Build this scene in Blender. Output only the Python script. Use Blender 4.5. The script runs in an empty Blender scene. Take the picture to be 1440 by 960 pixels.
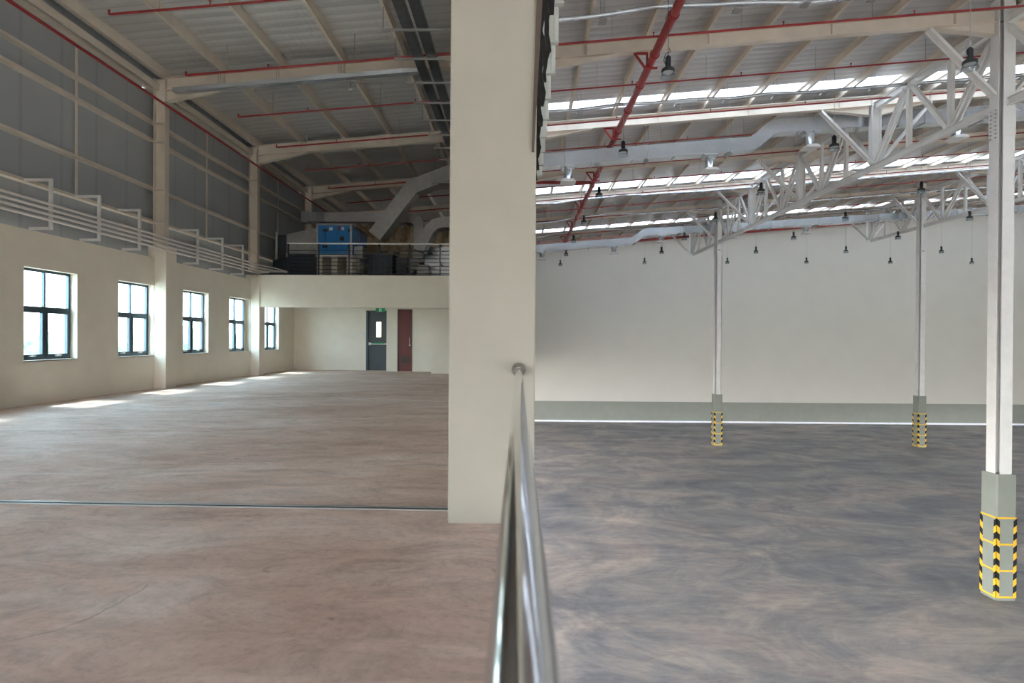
import bpy, math, random
from mathutils import Vector, Matrix
random.seed(7)
C = bpy.context.scene.collection
SC = bpy.context.scene
PI = math.pi
HC = 1.3            # eye height over the upper floor
FL = -5.16          # hall floor level
F = 800.0
# ------------------------------------------------------------------ camera
yaw, pitch, roll = math.atan(9/F), math.atan(3/F), 0.0065
Fw = Vector((-math.sin(yaw)*math.cos(pitch), math.cos(yaw)*math.cos(pitch), -math.sin(pitch)))
R0 = Vector((math.cos(yaw), math.sin(yaw), 0))
U0 = R0.cross(Fw)
Rr = R0*math.cos(roll) + U0*math.sin(roll)
Ur = U0*math.cos(roll) - R0*math.sin(roll)
EYE = Vector((0, 0, HC))
def at(px, py, Y):
    """a point of the place seen at this spot of the photograph, Y metres in front"""
    d = Rr*((px-720)/F) + Ur*((480-py)/F) + Fw
    return EYE + d*(Y/d.y)
cam = bpy.data.cameras.new('camera'); co = bpy.data.objects.new('camera', cam); C.objects.link(co)
m = Matrix((( Rr.x, Ur.x, -Fw.x, 0), (Rr.y, Ur.y, -Fw.y, 0), (Rr.z, Ur.z, -Fw.z, HC), (0, 0, 0, 1)))
co.matrix_world = m
cam.sensor_width = 36; cam.lens = 20; cam.clip_start = 0.02; cam.clip_end = 600
cam.dof.use_dof = True; cam.dof.focus_distance = 13; cam.dof.aperture_fstop = 5.6
SC.camera = co
# ------------------------------------------------------------------ materials
def newmat(name):
    mt = bpy.data.materials.new(name); mt.use_nodes = True
    nt = mt.node_tree; nt.nodes.clear()
    out = nt.nodes.new('ShaderNodeOutputMaterial'); b = nt.nodes.new('ShaderNodeBsdfPrincipled')
    nt.links.new(b.outputs[0], out.inputs[0])
    return mt, nt, b, out
def N(nt, t, **kw):
    n = nt.nodes.new(t)
    for k, v in kw.items():
        if hasattr(n, k): setattr(n, k, v)
        else: n.inputs[k.replace('_', ' ')].default_value = v
    return n
def coords(nt, sc=(1, 1, 1), rot=(0, 0, 0)):
    g = nt.nodes.new('ShaderNodeNewGeometry'); mp = nt.nodes.new('ShaderNodeMapping')
    mp.inputs['Scale'].default_value = sc; mp.inputs['Rotation'].default_value = rot
    nt.links.new(g.outputs['Position'], mp.inputs[0]); return mp.outputs[0]
def ramp(nt, fac, stops):
    r = nt.nodes.new('ShaderNodeValToRGB'); nt.links.new(fac, r.inputs[0])
    e = r.color_ramp.elements
    while len(e) < len(stops): e.new(0.5)
    for q, (p, c) in zip(e, stops):
        q.position = p; q.color = (c, c, c, 1) if isinstance(c, (int, float)) else (*c, 1)
    return r.outputs[0]
def noise(nt, vec, scale, detail=4, rough=.55, dist=0):
    n = nt.nodes.new('ShaderNodeTexNoise'); nt.links.new(vec, n.inputs['Vector'])
    n.inputs['Scale'].default_value = scale; n.inputs['Detail'].default_value = detail
    n.inputs['Roughness'].default_value = rough; n.inputs['Distortion'].default_value = dist
    return n.outputs[0]
def mixc(nt, fac, a, b, blend='MIX'):
    n = nt.nodes.new('ShaderNodeMix'); n.data_type = 'RGBA'; n.blend_type = blend
    for s, v in ((0, fac), (6, a), (7, b)):
        if hasattr(v, 'links'): nt.links.new(v, n.inputs[s])
        elif isinstance(v, (int, float)): n.inputs[s].default_value = v
        else: n.inputs[s].default_value = (*v, 1)
    return n.outputs[2]
def bump(nt, b, h, strength=.3, dist=.02):
    n = nt.nodes.new('ShaderNodeBump'); n.inputs['Strength'].default_value = strength
    n.inputs['Distance'].default_value = dist; nt.links.new(h, n.inputs['Height'])
    nt.links.new(n.outputs[0], b.inputs['Normal'])
def paint(name, col, rough=.5, metal=0, var=.06, scale=2.5, bmp=0):
    mt, nt, b, o = newmat(name)
    v = coords(nt); n = noise(nt, v, scale, 5)
    lo = tuple(c*(1-var) for c in col); hi = tuple(min(1, c*(1+var)) for c in col)
    nt.links.new(ramp(nt, n, [(.3, lo), (.7, hi)]), b.inputs['Base Color'])
    b.inputs['Roughness'].default_value = rough; b.inputs['Metallic'].default_value = metal
    if bmp: bump(nt, b, noise(nt, v, scale*20, 3), bmp, .003)
    return mt
M = {}
M['cream_steel'] = paint('cream_steel_paint', (.65, .585, .51), .45)
M['white_steel'] = paint('white_steel_paint', (.68, .68, .67), .4)
M['plaster'] = paint('cream_plaster', (.78, .72, .63), .75, var=.03, bmp=.15)
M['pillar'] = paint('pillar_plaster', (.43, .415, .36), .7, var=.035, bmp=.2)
M['hall_wall'] = paint('hall_wall_paint', (.61, .595, .55), .7, var=.02, scale=.6)
M['band'] = paint('green_grey_band', (.245, .26, .23), .55, var=.04)
M['kerb'] = paint('white_kerb', (.85, .88, .95), .4)
M['red'] = paint('red_pipe_paint', (.29, .022, .025), .4, var=.12)
M['galv_dark'] = paint('dull_galvanised', (.42, .42, .42), .45, .45, .12, 6)
M['tray_dark'] = paint('dark_galvanised_tray', (.13, .145, .16), .3, .8, .25, 9)
M['navy'] = paint('navy_paint', (.018, .027, .042), .4)
M['door_grey'] = paint('slate_door_paint', (.05, .065, .08), .4)
M['maroon'] = paint('maroon_door_paint', (.14, .025, .025), .45)
M['blue'] = paint('blue_cabinet_paint', (.015, .19, .52), .4, var=.05)
M['black'] = paint('black_plastic', (.015, .015, .017), .4)
M['foam'] = paint('torn_black_foam', (.02, .02, .02), .9, var=.3, scale=9)
M['white'] = paint('white_plastic', (.8, .8, .8), .4)
M['yellow'] = paint('yellow_tape', (.78, .47, .02), .45)
M['tape_black'] = paint('black_tape', (.006, .006, .006), .85)
M['plinth'] = paint('grey_green_plinth', (.225, .243, .213), .5, var=.05)
M['green'] = paint('green_sign', (.0, .33, .13), .4)
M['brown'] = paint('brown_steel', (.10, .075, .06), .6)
M['alu'] = paint('blue_grey_aluminium', (.055, .085, .11), .35, .3)
M['conduit'] = paint('pale_conduit', (.72, .68, .65), .4)
M['wrap'] = paint('crumpled_wrap', (.55, .44, .30), .55, .2, .25, 3, 1.0)
M['wire'] = paint('thin_rod_steel', (.38, .38, .38), .4, .6)
M['panel'] = paint('pale_grey_panel', (.60, .63, .60), .5)
M['concrete'] = paint('raw_concrete', (.42, .40, .36), .9, var=.15)
M['leaf'] = paint('tree_leaves', (.13, .18, .11), .8, var=.5, scale=1.2)
M['earth'] = paint('dry_ground', (.35, .31, .24), .95, var=.2, scale=.1)
M['side_sheet'] = None

def galv():
    mt, nt, b, o = newmat('galvanised_sheet')
    v = coords(nt, (1, 1, 1)); n1 = noise(nt, coords(nt, (.5, 1, 1.6)), .9, 2, .45, .4); n2 = noise(nt, v, 14, 2)
    c = mixc(nt, .25, ramp(nt, n1, [(.35, (.54, .61, .69)), (.65, (.66, .72, .78))]), ramp(nt, n2, [(.3, .5), (.7, .8)]))
    nt.links.new(c, b.inputs['Base Color']); b.inputs['Metallic'].default_value = .72
    nt.links.new(ramp(nt, n1, [(.3, .20), (.7, .28)]), b.inputs['Roughness'])
    return mt
M['galv'] = galv()
def foil(name, c1, c2, metal, tone):
    mt, nt, b, o = newmat(name)
    v = coords(nt, (.25, 1, 1)); n = noise(nt, v, 1.4, 6, .6, .4)
    w = N(nt, 'ShaderNodeTexWave', wave_type='BANDS', bands_direction='Y'); nt.links.new(coords(nt), w.inputs[0])
    w.inputs['Scale'].default_value = 1.05; w.inputs['Distortion'].default_value = 1.2; w.inputs['Detail'].default_value = 2
    w.inputs['Detail Scale'].default_value = .6
    base = ramp(nt, n, [(.3, c1), (.7, c2)])
    seam = ramp(nt, w.outputs[1], [(.0, tone), (.08, .985), (1, 1)])
    base = mixc(nt, 1.0, base, seam, 'MULTIPLY')
    st = ramp(nt, noise(nt, coords(nt, (.6, .9, 1)), .9, 3), [(.60, 0), (.74, .22)])
    base = mixc(nt, st, base, (.50, .38, .30))
    nt.links.new(base, b.inputs['Base Color']); b.inputs['Metallic'].default_value = metal
    b.inputs['Roughness'].default_value = .42
    h = nt.nodes.new('ShaderNodeMath'); h.operation = 'ADD'
    nt.links.new(w.outputs[1], h.inputs[0]); nt.links.new(noise(nt, coords(nt, (6, 1.5, 1)), 2, 4), h.inputs[1])
    bump(nt, b, h.outputs[0], .35, .03); return mt
M['foil'] = foil('foil_insulation', (.54, .54, .545), (.66, .66, .67), .45, .80)
def sheet():
    mt, nt, b, o = newmat('dark_grey_sheeting')
    w = N(nt, 'ShaderNodeTexWave', wave_type='BANDS', bands_direction='Y'); nt.links.new(coords(nt), w.inputs[0])
    w.inputs['Scale'].default_value = .32; w.inputs['Distortion'].default_value = 0
    n = noise(nt, coords(nt, (1, .5, .3)), 1, 4)
    c = mixc(nt, 1, ramp(nt, n, [(.3, (.335, .355, .385)), (.7, (.38, .40, .43))]), ramp(nt, w.outputs[1], [(0, .88), (.03, 1)]), 'MULTIPLY')
    nt.links.new(c, b.inputs['Base Color']); b.inputs['Roughness'].default_value = .55
    return mt
M['sheet'] = sheet()
def skymat():
    mt, nt, b, o = newmat('translucent_skylight')
    tr = nt.nodes.new('ShaderNodeBsdfTranslucent'); tr.inputs[0].default_value = (.44, .46, .48, 1)
    nt.links.new(tr.outputs[0], o.inputs[0]); return mt
M['skylight'] = skymat()
def glass(name, tint):
    mt, nt, b, o = newmat(name)
    t = nt.nodes.new('ShaderNodeBsdfTransparent'); t.inputs[0].default_value = (*tint, 1)
    g = nt.nodes.new('ShaderNodeBsdfGlossy'); g.inputs['Roughness'].default_value = .02
    lw = nt.nodes.new('ShaderNodeLayerWeight'); pw = nt.nodes.new('ShaderNodeMath'); pw.operation = 'POWER'; pw.inputs[1].default_value = 5
    fr = nt.nodes.new('ShaderNodeMath'); fr.operation = 'MULTIPLY_ADD'; fr.inputs[1].default_value = .6; fr.inputs[2].default_value = .035
    nt.links.new(lw.outputs['Facing'], pw.inputs[0]); nt.links.new(pw.outputs[0], fr.inputs[0])
    mx = nt.nodes.new('ShaderNodeMixShader')
    nt.links.new(fr.outputs[0], mx.inputs[0]); nt.links.new(t.outputs[0], mx.inputs[1]); nt.links.new(g.outputs[0], mx.inputs[2])
    nt.links.new(mx.outputs[0], o.inputs[0]); return mt
M['glass'] = glass('tinted_window_glass', (.80, .93, .97))
M['lens'] = glass('clear_lamp_shade', (.80, .84, .86))
def steel():
    mt, nt, b, o = newmat('polished_stainless')
    b.inputs['Base Color'].default_value = (.80, .81, .83, 1); b.inputs['Metallic'].default_value = 1
    n = noise(nt, coords(nt, (30, .6, 30)), 3, 4)
    nt.links.new(ramp(nt, n, [(.3, .07), (.7, .13)]), b.inputs['Roughness'])
    bump(nt, b, noise(nt, coords(nt, (1, 1, 1)), 7, 2), .02, .01); return mt
M['stainless'] = steel()
M['collar'] = paint('brushed_collar', (.30, .28, .26), .35, .8)
def floor_up():
    mt, nt, b, o = newmat('dusty_pink_concrete')
    a = ramp(nt, noise(nt, coords(nt, (.35, 1.0, 1)), 1.1, 9, .66, 1.0), [(.32, (.42, .25, .18)), (.5, (.60, .42, .335)), (.66, (.74, .62, .56))])
    d = ramp(nt, noise(nt, coords(nt, (.5, 1, 1)), .35, 5, .6, .5), [(.35, (.50, .34, .26)), (.65, (.72, .61, .56))])
    c = mixc(nt, .45, a, d)
    fine = ramp(nt, noise(nt, coords(nt), 22, 6, .7), [(.28, .80), (.5, 1.0), (.75, 1.07)])
    c = mixc(nt, 1, c, fine, 'MULTIPLY')
    # brushed dust swirls and pale scuffs
    sw = ramp(nt, noise(nt, coords(nt, (.6, 1.3, 1), (0, 0, .35)), 2.6, 12, .76, 1.4), [(.33, .70), (.5, 1.0), (.66, 1.16)])
    c = mixc(nt, 1, c, sw, 'MULTIPLY')
    sp = ramp(nt, noise(nt, coords(nt), 5.5, 3, .5), [(.23, .7), (.30, 1)])
    c = mixc(nt, 1, c, sp, 'MULTIPLY')
    # one long curved crack in the slab
    def mth(op, a, b_=None, c_=None):
        n = nt.nodes.new('ShaderNodeMath'); n.operation = op
        for s_, v_ in enumerate((a, b_, c_)):
            if v_ is None: continue
            if hasattr(v_, 'links'): nt.links.new(v_, n.inputs[s_])
            else: n.inputs[s_].default_value = v_
        return n.outputs[0]
    sx = nt.nodes.new('ShaderNodeSeparateXYZ'); nt.links.new(coords(nt), sx.inputs[0])
    ex = mth('EXPONENT', mth('MULTIPLY', mth('SUBTRACT', sx.outputs[1], 2.39), -8.0))
    cx = mth('MULTIPLY_ADD', ex, -.25, -1.93)
    wob = mth('MULTIPLY', mth('SUBTRACT', noise(nt, coords(nt), 7, 4), .5), .07)
    dd = mth('ABSOLUTE', mth('ADD', mth('SUBTRACT', sx.outputs[0], cx), wob))
    far = mth('MULTIPLY', mth('MAXIMUM', mth('SUBTRACT', sx.outputs[1], 2.95), 0), .2)
    near = mth('MULTIPLY', mth('MAXIMUM', mth('SUBTRACT', 1.9, sx.outputs[1]), 0), .2)
    dd = mth('ADD', mth('ADD', dd, far), near)
    c = mixc(nt, 1, c, ramp(nt, dd, [(0, .62), (.004, .8), (.008, 1)]), 'MULTIPLY')
    nt.links.new(c, b.inputs['Base Color'])
    nt.links.new(ramp(nt, noise(nt, coords(nt), 2, 4), [(.3, .5), (.7, .75)]), b.inputs['Roughness'])
    bump(nt, b, noise(nt, coords(nt), 30, 6, .7), .25, .006); return mt
M['floor_up'] = floor_up()
def floor_hall():
    mt, nt, b, o = newmat('power_floated_grey_concrete')
    a = ramp(nt, noise(nt, coords(nt, (.27, .42, 1), (0, 0, .35)), 1.0, 12, .72, 1.2), [(.34, (.09, .095, .11)), (.47, (.18, .182, .195)), (.55, (.31, .285, .265)), (.66, (.50, .42, .36))])
    d = ramp(nt, noise(nt, coords(nt, (.30, .42, 1), (0, 0, -.5)), .7, 10, .70, 1.2), [(.35, (.14, .15, .175)), (.5, (.24, .23, .228)), (.63, (.46, .37, .315))])
    c = mixc(nt, .45, a, d)
    f = ramp(nt, noise(nt, coords(nt, (.3, 1.3, 1), (0, 0, .2)), 5, 7, .7, .5), [(.3, .80), (.5, 1.0), (.7, 1.10)])
    c = mixc(nt, 1, c, f, 'MULTIPLY')
    nt.links.new(c, b.inputs['Base Color'])
    nt.links.new(ramp(nt, noise(nt, coords(nt, (.3, 1, 1)), 1.2, 5), [(.3, .38), (.7, .6)]), b.inputs['Roughness'])
    return mt
M['floor_hall'] = floor_hall()
# ------------------------------------------------------------------ mesh builder
class MB:
    def __init__(s): s.v = []; s.f = []; s.sm = []; s.mi = []; s.m = 0
    def add(s, vs, fs, smooth=False):
        o = len(s.v); s.v += [tuple(x) for x in vs]
        for f in fs: s.f.append([i+o for i in f]); s.sm.append(smooth); s.mi.append(s.m)
        return s
    def box(s, x0, x1, y0, y1, z0, z1, tz=None):
        """tz: function X -> z added (follows the roof)"""
        v = []
        for x, y, z in ((x0,y0,z0),(x1,y0,z0),(x1,y1,z0),(x0,y1,z0),(x0,y0,z1),(x1,y0,z1),(x1,y1,z1),(x0,y1,z1)):
            v.append((x, y, z + (tz(x) if tz else 0)))
        return s.add(v, [(0,3,2,1),(4,5,6,7),(0,1,5,4),(1,2,6,5),(2,3,7,6),(3,0,4,7)])
    def bar(s, a, b, u, h, w):
        """box from a to b, h along u, w across"""
        a = Vector(a); b = Vector(b); d = (b-a).normalized(); u = Vector(u); u = (u - d*u.dot(d)).normalized(); n = d.cross(u)
        v = []
        for p in (a, b):
            for q, r in ((-1,-1),(1,-1),(1,1),(-1,1)): v.append(p + u*(q*h/2) + n*(r*w/2))
        return s.add(v, [(0,1,2,3),(7,6,5,4),(0,4,5,1),(1,5,6,2),(2,6,7,3),(3,7,4,0)])
    def ibeam(s, a, b, u, h, w, t=.015):
        a = Vector(a); b = Vector(b); d = (b-a).normalized(); u = Vector(u); u = (u - d*u.dot(d)).normalized()
        s.bar(a, b, u, h-2*t, t)
        for q in (-1, 1): s.bar(a+u*(q*(h-t)/2), b+u*(q*(h-t)/2), u, t, w)
        return s
    def channel(s, a, b, u, h, w, side=1, t=.012):
        a = Vector(a); b = Vector(b); d = (b-a).normalized(); u = Vector(u); u = (u - d*u.dot(d)).normalized(); n = d.cross(u)*side
        s.bar(a, b, u, h, t)
        for q in (-1, 1): s.bar(a+u*(q*(h-t)/2)+n*(w/2), b+u*(q*(h-t)/2)+n*(w/2), u, t, w)
        return s
    def tube(s, pts, r, seg=8, cap=True):
        pts = [Vector(p) for p in pts]; n = len(pts); rs = r if isinstance(r, (list, tuple)) else [r]*n
        prev = None; v = []
        for i, p in enumerate(pts):
            d = (pts[min(i+1, n-1)] - pts[max(i-1, 0)])
            if d.length < 1e-9: d = Vector((0,0,1))
            d.normalize()
            if prev is None:
                ref = Vector((0,0,1)) if abs(d.z) < .9 else Vector((1,0,0)); u = (ref - d*ref.dot(d)).normalized()
            else: u = (prev - d*prev.dot(d)).normalized()
            prev = u; w = d.cross(u)
            for k in range(seg):
                t = 2*PI*k/seg; v.append(p + (u*math.cos(t) + w*math.sin(t))*rs[i])
        f = []
        for i in range(n-1):
            for k in range(seg):
                a = i*seg+k; b = i*seg+(k+1) % seg; f.append((a, b, b+seg, a+seg))
        s.add(v, f, True)
        if cap: s.add(v[:seg], [tuple(range(seg-1, -1, -1))]); s.add(v[-seg:], [tuple(range(seg))])
        return s
    def lathe(s, prof, c, seg=20):
        """profile (r, z) round a vertical axis through c"""
        c = Vector(c); v = []
        for r, z in prof:
            for k in range(seg):
                t = 2*PI*k/seg; v.append(c + Vector((r*math.cos(t), r*math.sin(t), z)))
        f = []
        for i in range(len(prof)-1):
            for k in range(seg):
                a = i*seg+k; b = i*seg+(k+1) % seg; f.append((a, b, b+seg, a+seg))
        return s.add(v, f, True)
    def prism(s, poly, axis, a0, a1):
        """polygon in the plane across axis ('x','y','z'), extruded from a0 to a1"""
        def P(p, a):
            return {'x': (a, p[0], p[1]), 'y': (p[0], a, p[1]), 'z': (p[0], p[1], a)}[axis]
        n = len(poly); v = [P(p, a0) for p in poly] + [P(p, a1) for p in poly]
        f = [tuple(range(n)), tuple(range(2*n-1, n-1, -1))] + [(i, (i+1) % n, (i+1) % n+n, i+n) for i in range(n)]
        return s.add(v, f)
    def sweep(s, pts, w, h):
        """rectangular duct along points in an X-Z plane: w across Y, h in the plane"""
        pts = [Vector(p) for p in pts]; n = len(pts); v = []
        for i, p in enumerate(pts):
            d0 = (pts[i]-pts[i-1]).normalized() if i else (pts[1]-pts[0]).normalized()
            d1 = (pts[i+1]-pts[i]).normalized() if i < n-1 else d0
            d = (d0+d1).normalized(); k = 1/max(.4, d.dot(d0)); Yv = Vector((0,1,0)); u = d.cross(Yv); u.normalize()
            if abs(d.y) > .9: u = Vector((0,0,1))
            for q, r in ((-1,-1),(1,-1),(1,1),(-1,1)): v.append(p + Yv*(q*w/2) + u*(r*h/2*k))
        f = [(0,1,2,3), tuple(4*(n-1)+i for i in (3,2,1,0))]
        for i in range(n-1):
            for k in range(4):
                a = i*4+k; b = i*4+(k+1) % 4; f.append((a, a+4, b+4, b))
        return s.add(v, f)
    def build(s, name, mats, parent=None, bevel=0):
        me = bpy.data.meshes.new(name); me.from_pydata(s.v, [], s.f)
        if not isinstance(mats, (list, tuple)): mats = [mats]
        for q in mats: me.materials.append(q)
        me.polygons.foreach_set('use_smooth', s.sm); me.polygons.foreach_set('material_index', s.mi)
        import bmesh
        bm = bmesh.new(); bm.from_mesh(me); bmesh.ops.recalc_face_normals(bm, faces=bm.faces); bm.to_mesh(me); bm.free()
        me.update()
        o = bpy.data.objects.new(name, me); C.objects.link(o)
        if parent:
            o.parent = parent; o.matrix_parent_inverse = Matrix.Translation(parent.location).inverted()
        if bevel:
            b = o.modifiers.new('bevel', 'BEVEL'); b.width = bevel; b.segments = 2; b.limit_method = 'ANGLE'
        return o
def pieces(name, mat, parent, proto, spots):
    """one small mesh copied to every spot as a part of its own"""
    first = None
    for p in spots:
        if first is None:
            first = proto.build(name, mat, parent); o = first
        else: o = first.copy(); C.objects.link(o)
        o.location = Vector(p)
def tag(o, label, cat, group=None, kind=None):
    o['label'] = label; o['category'] = cat
    if group: o['group'] = group
    if kind: o['kind'] = kind
    return o
def struct(o): o['kind'] = 'structure'; return o
def thing(name, loc, label, cat, group=None):
    o = bpy.data.objects.new(name, None); C.objects.link(o); o.location = loc; o.empty_display_size = .1
    return tag(o, label, cat, group)
ORD = ['first','second','third','fourth','fifth','sixth','seventh','eighth','ninth','tenth','eleventh','twelfth','thirteenth',
       'fourteenth','fifteenth','sixteenth','seventeenth','eighteenth','nineteenth','twentieth','twenty-first','twenty-second',
       'twenty-third','twenty-fourth','twenty-fifth','twenty-sixth','twenty-seventh','twenty-eighth','twenty-ninth','thirtieth',
       'thirty-first','thirty-second','thirty-third','thirty-fourth','thirty-fifth']
def nth(i, n=None):
    if n and i == n-1 and i > 0: return 'farthest'
    return 'nearest' if i == 0 else ORD[i] + ' nearest'
# ------------------------------------------------------------------ dimensions
SL = .0835
FY = [14.6 + 5.17*k for k in range(6)]          # frames in view
YEND = 44.95; YNEAR = -9.0
XW = -9.2                                        # left wall face
XR = 42.0
def zr(x): return 8.98 + SL*x                    # underside of roof sheeting
def zp(x): return zr(x) - .25                     # underside of purlins = top of rafters
RD = .34
COLX = (12.24, 24.72)
# ------------------------------------------------------------------ shell
b = MB(); b.box(-9.5, .05, YNEAR, 44.95, -.35, 0)
struct(b.build('floor', M['floor_up']))
b = MB(); b.box(-9.5, XR, YNEAR-8, YEND, FL-.3, FL)
struct(b.build('floor_hall', M['floor_hall']))
# expansion joint across the upper floor
ja, jb = at(-60, 701.8, 4.5), at(631, 715, 4.36)
ja.z = jb.z = 0; ja.y = 4.53; jb.y = 4.36; ja.x = -9.15; jb.x = -.5
b = MB(); b.bar(ja+Vector((0,0,.002)), jb+Vector((0,0,.002)), (0,0,1), .008, .03)
b.build('trim_1', M['wire'])['kind'] = 'structure'
b = MB(); b.bar(ja+Vector((0,-.032,.001)), jb+Vector((0,-.032,.001)), (0,0,1), .006, .022)
b.build('trim_2', M['tape_black'])['kind'] = 'structure'
b = MB(); b.bar(ja+Vector((0,-.058,.002)), jb+Vector((0,-.058,.002)), (0,0,1), .007, .022)
b.build('trim_3', M['galv_dark'])['kind'] = 'structure'
# slab edge wall to the hall below, partition behind the pillar
b = MB(); b.box(-.25, .05, YNEAR, 44.95, -.62, -.35); struct(b.build('trim_slab_edge', M['hall_wall']))
b = MB(); b.box(-9.5, -.1, YEND, YEND+.25, FL, FL+1.62)
for yc in (-6.3, 14.6, 24.94, 35.28): b.box(-.45, .05, yc-.25, yc+.25, FL, -.62)
struct(b.build('wall_lower_piers', M['hall_wall']))
b = MB(); b.box(-.30, -.12, 4.45, 44.95, 0, 3.44).box(-.30, -.12, 9.0, 26, 3.44, 8.5); struct(b.build('wall_middle', M['plaster']))
# far hall wall
b = MB(); b.box(-9.5, XR, YEND, YEND+.25, FL+1.62, 12.6); struct(b.build('wall_far', M['hall_wall']))
b = MB(); b.box(-.1, XR, YEND-.01, YEND+.25, FL+.13, FL+1.62); struct(b.build('wall_far_band', M['band']))
b = MB(); b.box(-.1, XR, YEND-.05, YEND+.25, FL, FL+.13); struct(b.build('baseboard_far', M['kerb']))
b = MB(); b.box(XR, XR+.25, YNEAR-8, YEND, FL+1.8, 12.6).box(XR, XR+.25, 38, YEND, FL, FL+1.8); struct(b.build('wall_right', M['hall_wall']))
b = MB(); b.box(-9.5, -.25, YNEAR-.25, YNEAR, 2.3, 8.9).box(-1.6, -.25, YNEAR-.25, YNEAR, 0, 2.3); struct(b.build('wall_near', M['plaster']))  # unseen wall, added to cut light on the pillar; gap sized for fill
b = MB(); b.box(-.25, 6, YNEAR-8.25, YNEAR-8, FL, 12.6); b.box(6, XR, YNEAR-8.25, YNEAR-8, -2.4, 12.6); b.box(-.5, -.25, YNEAR-8, YNEAR, 2.9, 9.0); struct(b.build('wall_near_hall', M['hall_wall']))  # unseen end wall, low opening sized for the daylight it lets in
# roof sheeting with slots for the skylights
SKY = [(-2.5,-1.3), (8.0, 9.2), (18.75, 19.55), (29.3, 30.5), (40.6, 41.8)]
b = MB(); xs0 = .8
b.box(-9.9, xs0, YNEAR-.3, YEND+.3, 0, .06, zr)
y = YNEAR-8.3; b.box(-.5, xs0, YNEAR-8.3, YNEAR-.3, 0, .06, zr)
for (a0, a1) in SKY:
    b.box(xs0, XR+.3, y, a0, 0, .06, zr); y = a1
b.box(xs0, XR+.3, y, YEND+.3, 0, .06, zr)
struct(b.build('ceiling', M['foil']))
skn = ['behind the camera', 'just out of the frame', 'nearest in the picture', 'in front of the fourth rafter', 'farthest, by the far wall']
for i, (a0, a1) in enumerate(SKY):
    b = MB(); b.box(xs0, XR+.3, a0, a1, .01, .03, zr)
    tag(b.build('skylight', M['skylight']), 'white translucent skylight strip across the hall roof, ' + skn[i], 'skylight', 'skylight strips in the hall roof')
# ------------------------------------------------------------------ left masonry wall with windows
WIN = [(.14, 1.42), (2.64, 3.91), (5.31, 6.59), (7.81, 9.08), (10.48, 11.76), (12.98, 14.25), (15.5, 16.78), (18.0, 19.42), (20.45, 21.72)]
WZ0, WZ1 = .84, 2.60
b = MB()
b.box(-9.5, XW, YNEAR, 23.2, 0, WZ0); b.box(-9.5, XW, YNEAR, 19.6, WZ1, 3.30); b.box(-9.5, XW, 19.6, 23.2, WZ1, 3.30)
y = YNEAR
for (a0, a1) in WIN:
    b.box(-9.62, XW, y, a0, WZ0, WZ1); y = a1
b.box(-9.62, XW, y, 23.2, WZ0, WZ1)
b.box(-9.5, XW-.05, 36, YEND, FL, -.35)
for yc in (-7, 4, 14.6, 25): b.box(-9.5, XW, yc-.4, yc+.4, FL, -.35)
b.box(-9.5, -9.25, 23.2, YEND, 0, 3.3)
struct(b.build('wall_left', M['plaster']))
# pilasters
for i, yc in enumerate((4.18, 9.35, FY[0]-.12, FY[1]-.12)):
    b = MB(); b.box(-9.36, -8.9, yc-.22, yc+.22, 0, 3.46 if i == 3 else 3.62)
    o = b.build('wall_pilaster', M['plaster']); struct(o)
for i, (a0, a1) in enumerate(WIN):
    root = bpy.data.objects.new('window_%d' % (i+1), None); C.objects.link(root); root.location = (-9.36, (a0+a1)/2, WZ0); struct(root)
    hidden = 0
    Yr = a1 if (a1-a0) < 1.35 else a0+1.28
    x0, x1 = -9.40, -9.345
    fr = MB(); t = .05
    fr.box(x0, x1, a0, a0+t, WZ0, WZ1).box(x0, x1, Yr-t, Yr, WZ0, WZ1).box(x0, x1, a0+t, Yr-t, WZ0, WZ0+.05).box(x0, x1, a0+t, Yr-t, WZ1-t, WZ1)
    mid = (a0+Yr)/2; zt = 1.84
    fr.box(x0, x1, a0+t, Yr-t, zt-.04, zt+.04).box(x0, x1, mid-.02, mid+.02, zt+.04, WZ1-t).box(x0, x1, mid-.025, mid+.025, WZ0+.05, zt-.04)
    fr.build('window_frame', M['alu'], root)
    for j, (s0, s1) in enumerate(((a0+t, mid-.025), (mid+.025, Yr-t))):
        z0, z1 = WZ0+.05, zt-.04
        sh = MB(); q = .045; xa, xb = x0+.005, x1+.012
        sh.box(xa, xb, s0, s0+q, z0, z1).box(xa, xb, s1-q, s1, z0, z1).box(xa, xb, s0+q, s1-q, z0, z0+.06).box(xa, xb, s0+q, s1-q, z1-q, z1)
        so = sh.build('sash', M['alu'], root)
        MB().box(x0+.02, x0+.026, s0+q, s1-q, z0+.06, z1-q).build('pane', M['glass'], so)
        h = MB(); ym = (s0+s1)/2; h.box(xb, xb+.02, ym-.07, ym+.07, z0+.015, z0+.04); h.box(xb, xb+.035, ym-.02, ym+.02, z0+.012, z0+.045)
        h.build('window_handle', M['white_steel'], so)
        MB().box(x0+.02, x0+.026, (a0+t, mid+.02)[j], (mid-.02, Yr-t)[j], zt+.04, WZ1-t).build('pane', M['glass'], root)
    if Yr < a1: b = MB(); b.box(-9.45, -9.36, Yr, a1, WZ0, WZ1); struct(b.build('wall_jamb', M['plaster']))
    MB().box(-9.48, XW, a0, a1, WZ0-.02, WZ0+.004).build('window_sill', M['plaster'], root)
# corrugated upper wall, notched at the columns where daylight leaks in
b = MB(); y = YNEAR
for yc in [4.26, 9.43] + FY[:4] + [FY[4]]:
    b.box(-9.60, -9.56, y, yc-.30, 3.2, 8.175); b.box(-9.60, -9.56, yc-.30, yc-.24, 3.2, 7.55); b.box(-9.60, -9.56, yc-.30, yc-.24, 7.68, 7.86); b.box(-9.60, -9.56, yc-.30, yc-.24, 7.93, 8.175)
    y = yc-.24
b.box(-9.60, -9.56, y, YEND, 3.2, 8.175)
struct(b.build('wall_left_sheeting', M['sheet']))
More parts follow.
